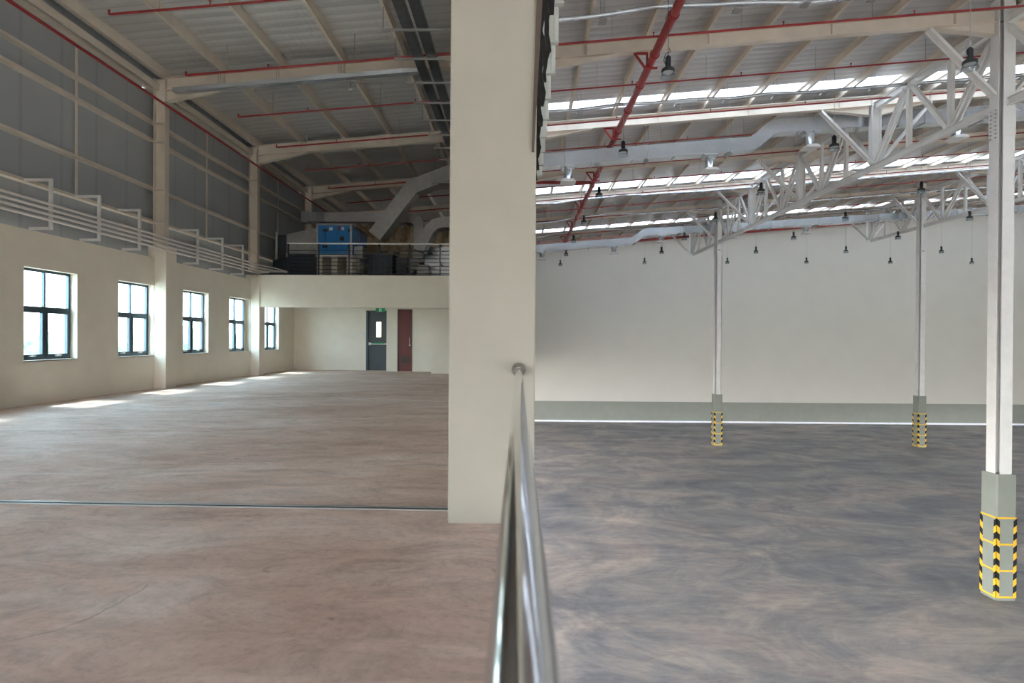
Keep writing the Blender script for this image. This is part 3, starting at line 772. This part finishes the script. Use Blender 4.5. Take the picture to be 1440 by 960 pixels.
# ------------------------------------------------------------------ left roof trays and struts
for i, (x, lab) in enumerate(((-2.44, 'left of the pair'), (-2.12, 'right of the pair'))):
    f = MB(); f.box(x-.11, x+.11, YNEAR, 23.5, 8.0, 8.06); f.box(x-.115, x-.105, YNEAR, 23.5, 8.0, 8.10); f.box(x+.105, x+.115, YNEAR, 23.5, 8.0, 8.10)
    tag(f.build('ladder_tray', M['tray_dark']), 'dark steel cable tray hung along the roof left of the pillar, ' + lab, 'cable tray', 'paired trays left of the pillar')
for i in range(8):
    yy = 12.3+1.27*i
    r = thing('hanger_strut', (-2.2, yy, 7.97), 'thin steel hanger strut under the paired trays, %s of the row' % nth(i, 8), 'strut', 'struts under the paired trays')
    MB().box(-3.0, -1.3, yy-.02, yy+.02, 7.95, 7.995).build('strut', M['wire'], r)
    for q in (-2.97, -1.35): MB().tube([(q, yy, 7.97), (q, yy, zr(q)-.0)], .006, 4).build('rod', M['wire'], r)
# small sensor lamp on a thin tube under left roof
r = thing('roof_sensor', tuple(at(493, 126, 15.6)), 'small white sensor on a thin tube under the left roof', 'sensor'); p = r.location.copy()
MB().lathe([(0, .06), (.05, .05), (.06, 0), (0, -.01)], p, 12).build('sensor_head', M['white'], r)
f = MB(); f.tube([p+Vector((0,0,.06)), p+Vector((0,0,.2)), p+Vector((.3,0,.16)), p+Vector((2.0,0,.22))], .012, 6); f.tube([p+Vector((0,0,.1)), (p.x, p.y, zr(p.x))], .006, 4); f.build('tube', M['wire'], r)
# ------------------------------------------------------------------ plant deck
Z0 = 3.46
# railing
ry = 19.58
r = thing('deck_railing', (-4.5, ry, Z0), 'navy railing with a silver top rail on the plant deck edge', 'railing')
xa = (403.5-729)/F*ry; xb = -.45; zt = HC+(475.5-342)/F*ry
f = MB(); f.tube([(xa-.03, ry, zt), (xb, ry, zt)], .025, 12); f.build('top_rail', M['white_steel'], r)
for k in range(8):
    x = xa + 1.05*k
    if x < xb: f = MB(); f.box(x-.025, x+.025, ry-.02, ry+.02, Z0, zt-.02); f.build('railing_post', M['navy'], r)
for k in range(7):
    z = Z0+.08+k*.13; f = MB(); f.tube([(xa, ry, z), (xb, ry, z)], .015, 6); f.build('railing_bar', M['navy'], r)
f = MB(); f.box(xa, xb, ry-.03, ry+.03, Z0-.001, Z0+.03); f.build('kick_plate', M['navy'], r)
f = MB(); f.box(-8.92, -8.1, 19.5, 20.3, Z0, Z0+.09)
tag(f.build('floor_tray', M['navy']), 'navy steel tray on the deck corner where the white conduits end', 'cable tray')
# air handling unit
Y = 21.5
a0, a1 = at(446, 357, Y), at(494, 316, Y); zb, zt = a0.z, a1.z; xa, xb = a0.x, a1.x
r = thing('air_handling_unit', (xa, Y, Z0), 'bright blue air handling unit on cream piers on the plant deck', 'air handling unit')
f = MB(); f.box(xa, xb, Y, Y+2.1, zb, zt); body = f.build('casing', M['blue'], r)
f = MB(); e = .035
for (x, y) in ((xa, Y), (xb, Y), (xb, Y+1.05), (xb, Y+2.1), (xa, Y+2.1)): f.box(x-e, x+e, y-e, y+e, zb, zt+e)
for z in (zt,):
    f.box(xa, xb, Y-e, Y+e, z-e, z+e); f.box(xb-e, xb+e, Y, Y+2.1, z-e, z+e); f.box(xa-e, xa+e, Y, Y+2.1, z-e, z+e)
f.build('edge_frame', M['galv'], r)
f = MB(); f.box(xa-.03, xb+.05, Y-.05, Y+2.15, zb-.1, zb); f.build('base_rail', M['white_steel'], r)
wd = xb-xa
for k, (u0, u1) in enumerate(((.03, .24), (.26, .60), (.62, .97))):
    f = MB(); f.box(xa+wd*u0, xa+wd*u1, Y-.025, Y, zb+.04, zt-.06)
    dr = f.build('access_door', M['blue'], r)
    f = MB()
    for zz in (.25, .80):
        z = zb+(zt-zb)*zz; xx = xa+wd*(u1 if k != 1 else u0)-(.05 if k != 1 else -.02); f.box(xx-.03, xx+.04, Y-.06, Y-.02, z-.05, z+.05)
    f.build('door_handle', M['black'], dr)
f = MB(); c = (xa+wd*.74, Y-.03, zb+(zt-zb)*.52); f.tube([c, (c[0], Y-.06, c[2])], .09, 16); f.build('inspection_port', M['black'], r)
f = MB(); f.box(xa+wd*.36, xa+wd*.46, Y-.03, Y-.026, zt-.22, zt-.1).box(xa+wd*.72, xa+wd*.8, Y-.03, Y-.026, zt-.2, zt-.09); f.build('white_sticker', M['white'], r)
f = MB(); f.box(xa+wd*.62, xa+wd*.68, Y-.03, Y-.026, zt-.22, zt-.06); f.build('red_sticker', M['red'], r)
for k, u in enumerate((-.02, .42, .86)):
    f = MB(); f.box(xa+wd*u, xa+wd*(u+.17), Y+.02, Y+2.0, Z0-.02, zb-.1); f.build('pier', M['plaster'], r)
# duct stubs left of AHU
b0 = at(403, 356, Y+.25); b1 = at(403, 329, Y+.25); c1 = at(445, 321, Y+.25)
r = thing('intake_duct', (b0.x, Y+.3, b0.z), 'grey tapered intake duct at the left end of the blue unit', 'duct')
f = MB(); v = [(b0.x, Y+.25, b0.z), (c1.x, Y+.2, b0.z-.02), (c1.x, Y+.2, c1.z), (b1.x, Y+.25, b1.z)]
v2 = [(p[0], p[1]+1.2, p[2]) for p in v]; f.add(v+v2, [(0,1,2,3),(7,6,5,4),(0,4,5,1),(1,5,6,2),(2,6,7,3),(3,7,4,0)]); f.build('taper', M['galv_dark'], r)
p0, p1 = at(389, 357, Y+.35), at(400, 330, Y+.35)
f = MB(); f.box(p0.x, p1.x+.1, Y+.35, Y+1.4, p0.z, p1.z); f.build('intake_box', M['door_grey'], r)
f = MB(); f.bar((p0.x+.02, Y+.3, Z0), (p0.x+.02, Y+.3, p1.z+.1), (0,1,0), .06, .06); f.bar((b0.x, Y+.3, Z0), (b0.x, Y+.3, b0.z), (0,1,0), .06, .06); f.build('support_leg', M['white_steel'], r)
p0, p1 = at(382, 385, 21.2), at(445, 358, 21.2)
f = MB(); f.prism([(p0.x, Z0-.02), (p1.x-.1, Z0-.02), (p1.x-.1, p1.z), (p0.x+.9, p1.z), (p0.x, p1.z-.2)], 'y', 21.3, 22.6)
tag(f.build('equipment_skid', M['navy']), 'dark equipment skid under the grey intake duct', 'equipment')
# high small duct along left rear
r = thing('return_duct', tuple(at(430, 300, 23.9)), 'small dark grey duct high in the left rear corner with pale end collars', 'duct')
p0, p1 = at(416, 307, 23.3), at(540, 293, 23.3)
f = MB(); f.box(p0.x, p1.x, 23.9, 24.3, p0.z, p1.z-.02); f.build('duct_run', M['galv_dark'], r)
f = MB(); q = at(427, 300, 23.3); f.box(p0.x-.02, q.x, 23.86, 24.34, p0.z-.03, p1.z); q0, q1 = at(438, 300, 23.3), at(449, 300, 23.3); f.box(q0.x, q1.x, 23.87, 24.34, p0.z-.02, p1.z); f.build('collar', M['galv'], r)
# big diagonal duct
Y = 22.9
r = thing('supply_duct', tuple(at(560, 300, Y)), 'large grey duct rising diagonally from the blue unit and turning behind the pillar', 'duct')
pts = [at(526, 331, Y), at(579, 262, Y), at(610, 250, Y), at(640, 239, Y)]; pts.append(pts[-1]+Vector((2.2, 0, .35)))
pts = [Vector((p.x, Y+.4, p.z)) for p in pts]
f = MB(); f.sweep(pts, .75, .58); f.build('duct_run', M['galv_dark'], r)
f = MB()
for a, c in ((pts[0], pts[1]), (pts[2], pts[3])):
    d = (c-a).normalized()
    for t in ((.02, .9) if a is pts[0] else (.02, .5, .8)):
        q = a+(c-a)*t; f.sweep([q-d*.015, q+d*.015], .79, .62)
f.build('flanges', M['wire'], r)
f = MB(); q = pts[3]; f.box(q.x-.9, q.x+.6, Y-.1, Y+.9, q.z-.55, q.z-.5); 
for xx in (-.8,): f.tube([(q.x+xx, Y-.08, q.z-.52), (q.x+xx, Y-.08, zr(q.x))], .01, 5)
f.build('hanger', M['wire'], r)
# round cornered ducts behind
def elbow_duct(name, pxs, Y, w, label, mat=None):
    pts = [at(px, py, Y) for px, py in pxs]
    r = thing(name, tuple(pts[0]), label, 'duct', None)
    f = MB(); f.sweep([(p.x, Y+.4, p.z) for p in pts], .8, w); f.build('duct_run', mat or M['galv_dark'], r)
    f = MB()
    for a, c in ((pts[0], pts[1]), (pts[-2], pts[-1])):
        d = (c-a).normalized(); q = a+(c-a)*.7; q.y = Y+.4; f.sweep([q-d*.02, q+d*.02], .85, w+.06)
    f.build('flanges', M['wire'], r)
elbow_duct('bend_duct', [(548, 306), (578, 306), (585, 309), (588.5, 316), (589, 345), (588, 362), (580, 374), (570, 384)], 25.5, .42, 'grey duct bending down behind the diagonal duct on the plant deck')
elbow_duct('bend_duct', [(660, 312), (622, 312), (611, 315), (603, 323), (594, 340), (588, 352)], 24.5, .45, 'dark duct bending down at the left edge of the pillar')
elbow_duct('bend_duct', [(594, 372), (594, 397)], 24.2, .5, 'short upright duct behind the railing near the pillar')
# crumpled wrapped duct
f = MB(); Y = 30.0; nx, ns = 60, 28; v = []
x0, x1 = -8.8, -1.2
for i in range(nx+1):
    x = x0+(x1-x0)*i/nx
    for k in range(ns):
        t = 2*PI*k/ns; rr = 1.0 + .08*math.sin(9*x+3*math.sin(t*2)) + .05*random.random()
        v.append((x, Y+1.0+rr*math.cos(t), 6.0+1.4*rr*math.sin(t)))
fs = [(i*ns+k, i*ns+(k+1) % ns, (i+1)*ns+(k+1) % ns, (i+1)*ns+k) for i in range(nx) for k in range(ns)]
f.add(v, fs, False)
r = thing('wrapped_duct', (-5, Y+1, 4.5), 'fat beige duct in crumpled insulation wrap behind the blue unit', 'duct')
f.build('wrap', M['wrap'], r)
f = MB()
for k in range(4):
    x = x0+.6+k*1.7; f.box(x, x+.3, Y+.6, Y+1.4, Z0-.02, 4.7)
f.build('support_block', M['concrete'], r)
# dark units at railing
p0, p1 = at(516, 386, 22.6), at(552, 357, 22.6)
r = thing('chiller_unit', (p0.x, 22.6, Z0), 'squat navy equipment cabinet behind the railing right of the blue unit', 'equipment cabinet')
f = MB(); f.box(p0.x, p1.x, 22.6, 23.8, Z0-.02, p1.z); f.build('cabinet', M['navy'], r)
f = MB()
for k in range(5): x = p0.x+.05+(p1.x-p0.x-.1)*k/4; f.box(x-.012, x+.012, 22.57, 22.6, Z0+.05, p1.z-.03)
f.box(p0.x-.02, p1.x+.02, 22.57, 23.82, p1.z-.02, p1.z+.02); f.build('panel_ribs', M['door_grey'], r)
p0, p1 = at(557, 382, 23), at(572, 362, 23)
r = thing('fan_unit', (p0.x, 23, Z0), 'small navy fan box beside the squat navy cabinet', 'fan')
f = MB(); f.box(p0.x, p1.x, 23, 23.8, Z0+.35, p1.z); f.build('fan_box', M['navy'], r)
f = MB(); f.box(p0.x+.05, p0.x+.12, 23.1, 23.7, Z0-.02, Z0+.35).box(p1.x-.12, p1.x-.05, 23.1, 23.7, Z0-.02, Z0+.35); f.build('stand', M['wire'], r)
p0, p1 = at(495, 362, 21.9), at(510, 346, 21.9)
r = thing('filter_box', (p0.x, 21.9, Z0), 'grey filter box attached low at the right of the blue unit', 'equipment')
f = MB(); f.box(p0.x+.08, p1.x, 21.9, 22.5, p0.z, p1.z); f.build('box', M['galv_dark'], r)
f = MB(); f.box(p0.x+.15, p0.x+.27, 22.0, 22.4, Z0-.02, p0.z); f.build('stand', M['concrete'], r)
p0, p1 = at(596, 388, 26), at(640, 347, 26)
r = thing('plenum_box', (p0.x, 26, Z0), 'wide grey plenum box behind the railing beside the pillar', 'equipment')
f = MB(); f.box(p0.x, p1.x+1.5, 26, 27.2, Z0-.02, p1.z); f.build('box', M['galv'], r)
f = MB(); f.bar(at(608, 354, 25.97), at(622, 374, 25.97), (0,1,0), .03, .05); f.build('tape_mark', M['white'], r)
# floor clutter marks near back wall are part of the floor finish
# ------------------------------------------------------------------ outside
b = MB(); b.add([(-400, -200, FL-.4), (-9.7, -200, FL-.4), (-9.7, 400, FL-.4), (-400, 400, FL-.4)], [(0,1,2,3)])
b.add([(-9.7, -200, FL-.4), (400, -200, FL-.4), (400, YNEAR-8, FL-.4), (-9.7, YNEAR-8, FL-.4)], [(0,1,2,3)])
b.add([(XR+.3, YNEAR-8, FL-.4), (400, YNEAR-8, FL-.4), (400, 400, FL-.4), (XR+.3, 400, FL-.4)], [(0,1,2,3)])
struct(b.build('ground_outside', M['earth']))
def tree(x, y, h, label):
    r = thing('tree', (x, y, FL-.4), label, 'tree', 'trees beyond the windows')
    f = MB(); f.tube([(x, y, FL-.4), (x, y, FL+h*.5)], [.35, .2], 8); f.build('trunk', M['brown'], r)
    import bmesh
    bm = bmesh.new()
    for k in range(7):
        c = Vector((x+random.uniform(-2.2, 2.2), y+random.uniform(-3, 3), FL+h*random.uniform(.45, .8)))
        m_ = Matrix.Translation(c) @ Matrix.Diagonal((*(random.uniform(1.6, 2.8) for _ in range(3)), 1))
        g = bmesh.ops.create_icosphere(bm, subdivisions=3, radius=1, matrix=m_)
        for v in g['verts']: v.co += (v.co-c).normalized()*random.uniform(-.35, .35)
    me = bpy.data.meshes.new('crown'); bm.to_mesh(me); bm.free(); me.materials.append(M['leaf'])
    o = bpy.data.objects.new('crown', me); C.objects.link(o); o.parent = r; o.matrix_parent_inverse = Matrix.Translation(r.location).inverted()
ty = [30, 43, 56, 69, 82, 95, 110, 125, 140, 158]
for i, y in enumerate(ty):
    tree(-52-random.uniform(0, 10), y, random.uniform(5.5, 7.5), 'hazy green tree outside beyond the left windows, %s' % nth(i, len(ty)))
# ------------------------------------------------------------------ light
w = bpy.data.worlds.new('sky'); SC.world = w; w.use_nodes = True; nt = w.node_tree; nt.nodes.clear()
o = nt.nodes.new('ShaderNodeOutputWorld'); bg = nt.nodes.new('ShaderNodeBackground'); tc = nt.nodes.new('ShaderNodeTexCoord')
sp = nt.nodes.new('ShaderNodeSeparateXYZ'); nt.links.new(tc.outputs['Generated'], sp.inputs[0])
cr = ramp(nt, sp.outputs[2], [(.0, (.50, .46, .40)), (.02, (.97, .98, 1.0)), (.5, (.80, .89, 1.0))])
nt.links.new(cr, bg.inputs[0]); bg.inputs[1].default_value = 7.5; nt.links.new(bg.outputs[0], o.inputs[0])
sun = bpy.data.lights.new('sun', 'SUN'); so = bpy.data.objects.new('sun', sun); C.objects.link(so)
sun.energy = 4.5; sun.angle = math.radians(7); sun.color = (1, .96, .9)
d = Vector((.52, -.10, -.85)); so.rotation_euler = d.to_track_quat('-Z', 'Y').to_euler(); so.location = (-20, 0, 20)
SC.view_settings.view_transform = 'Standard'; SC.view_settings.look = 'None'; SC.view_settings.gamma = 1
SC.view_settings.use_curve_mapping = False; SC.view_settings.exposure = 1.58
SC.cycles.use_denoising = True
SC.cycles.max_bounces = 10; SC.cycles.diffuse_bounces = 7; SC.cycles.glossy_bounces = 4; SC.cycles.transparent_max_bounces = 12
SC.cycles.sample_clamp_indirect = 6
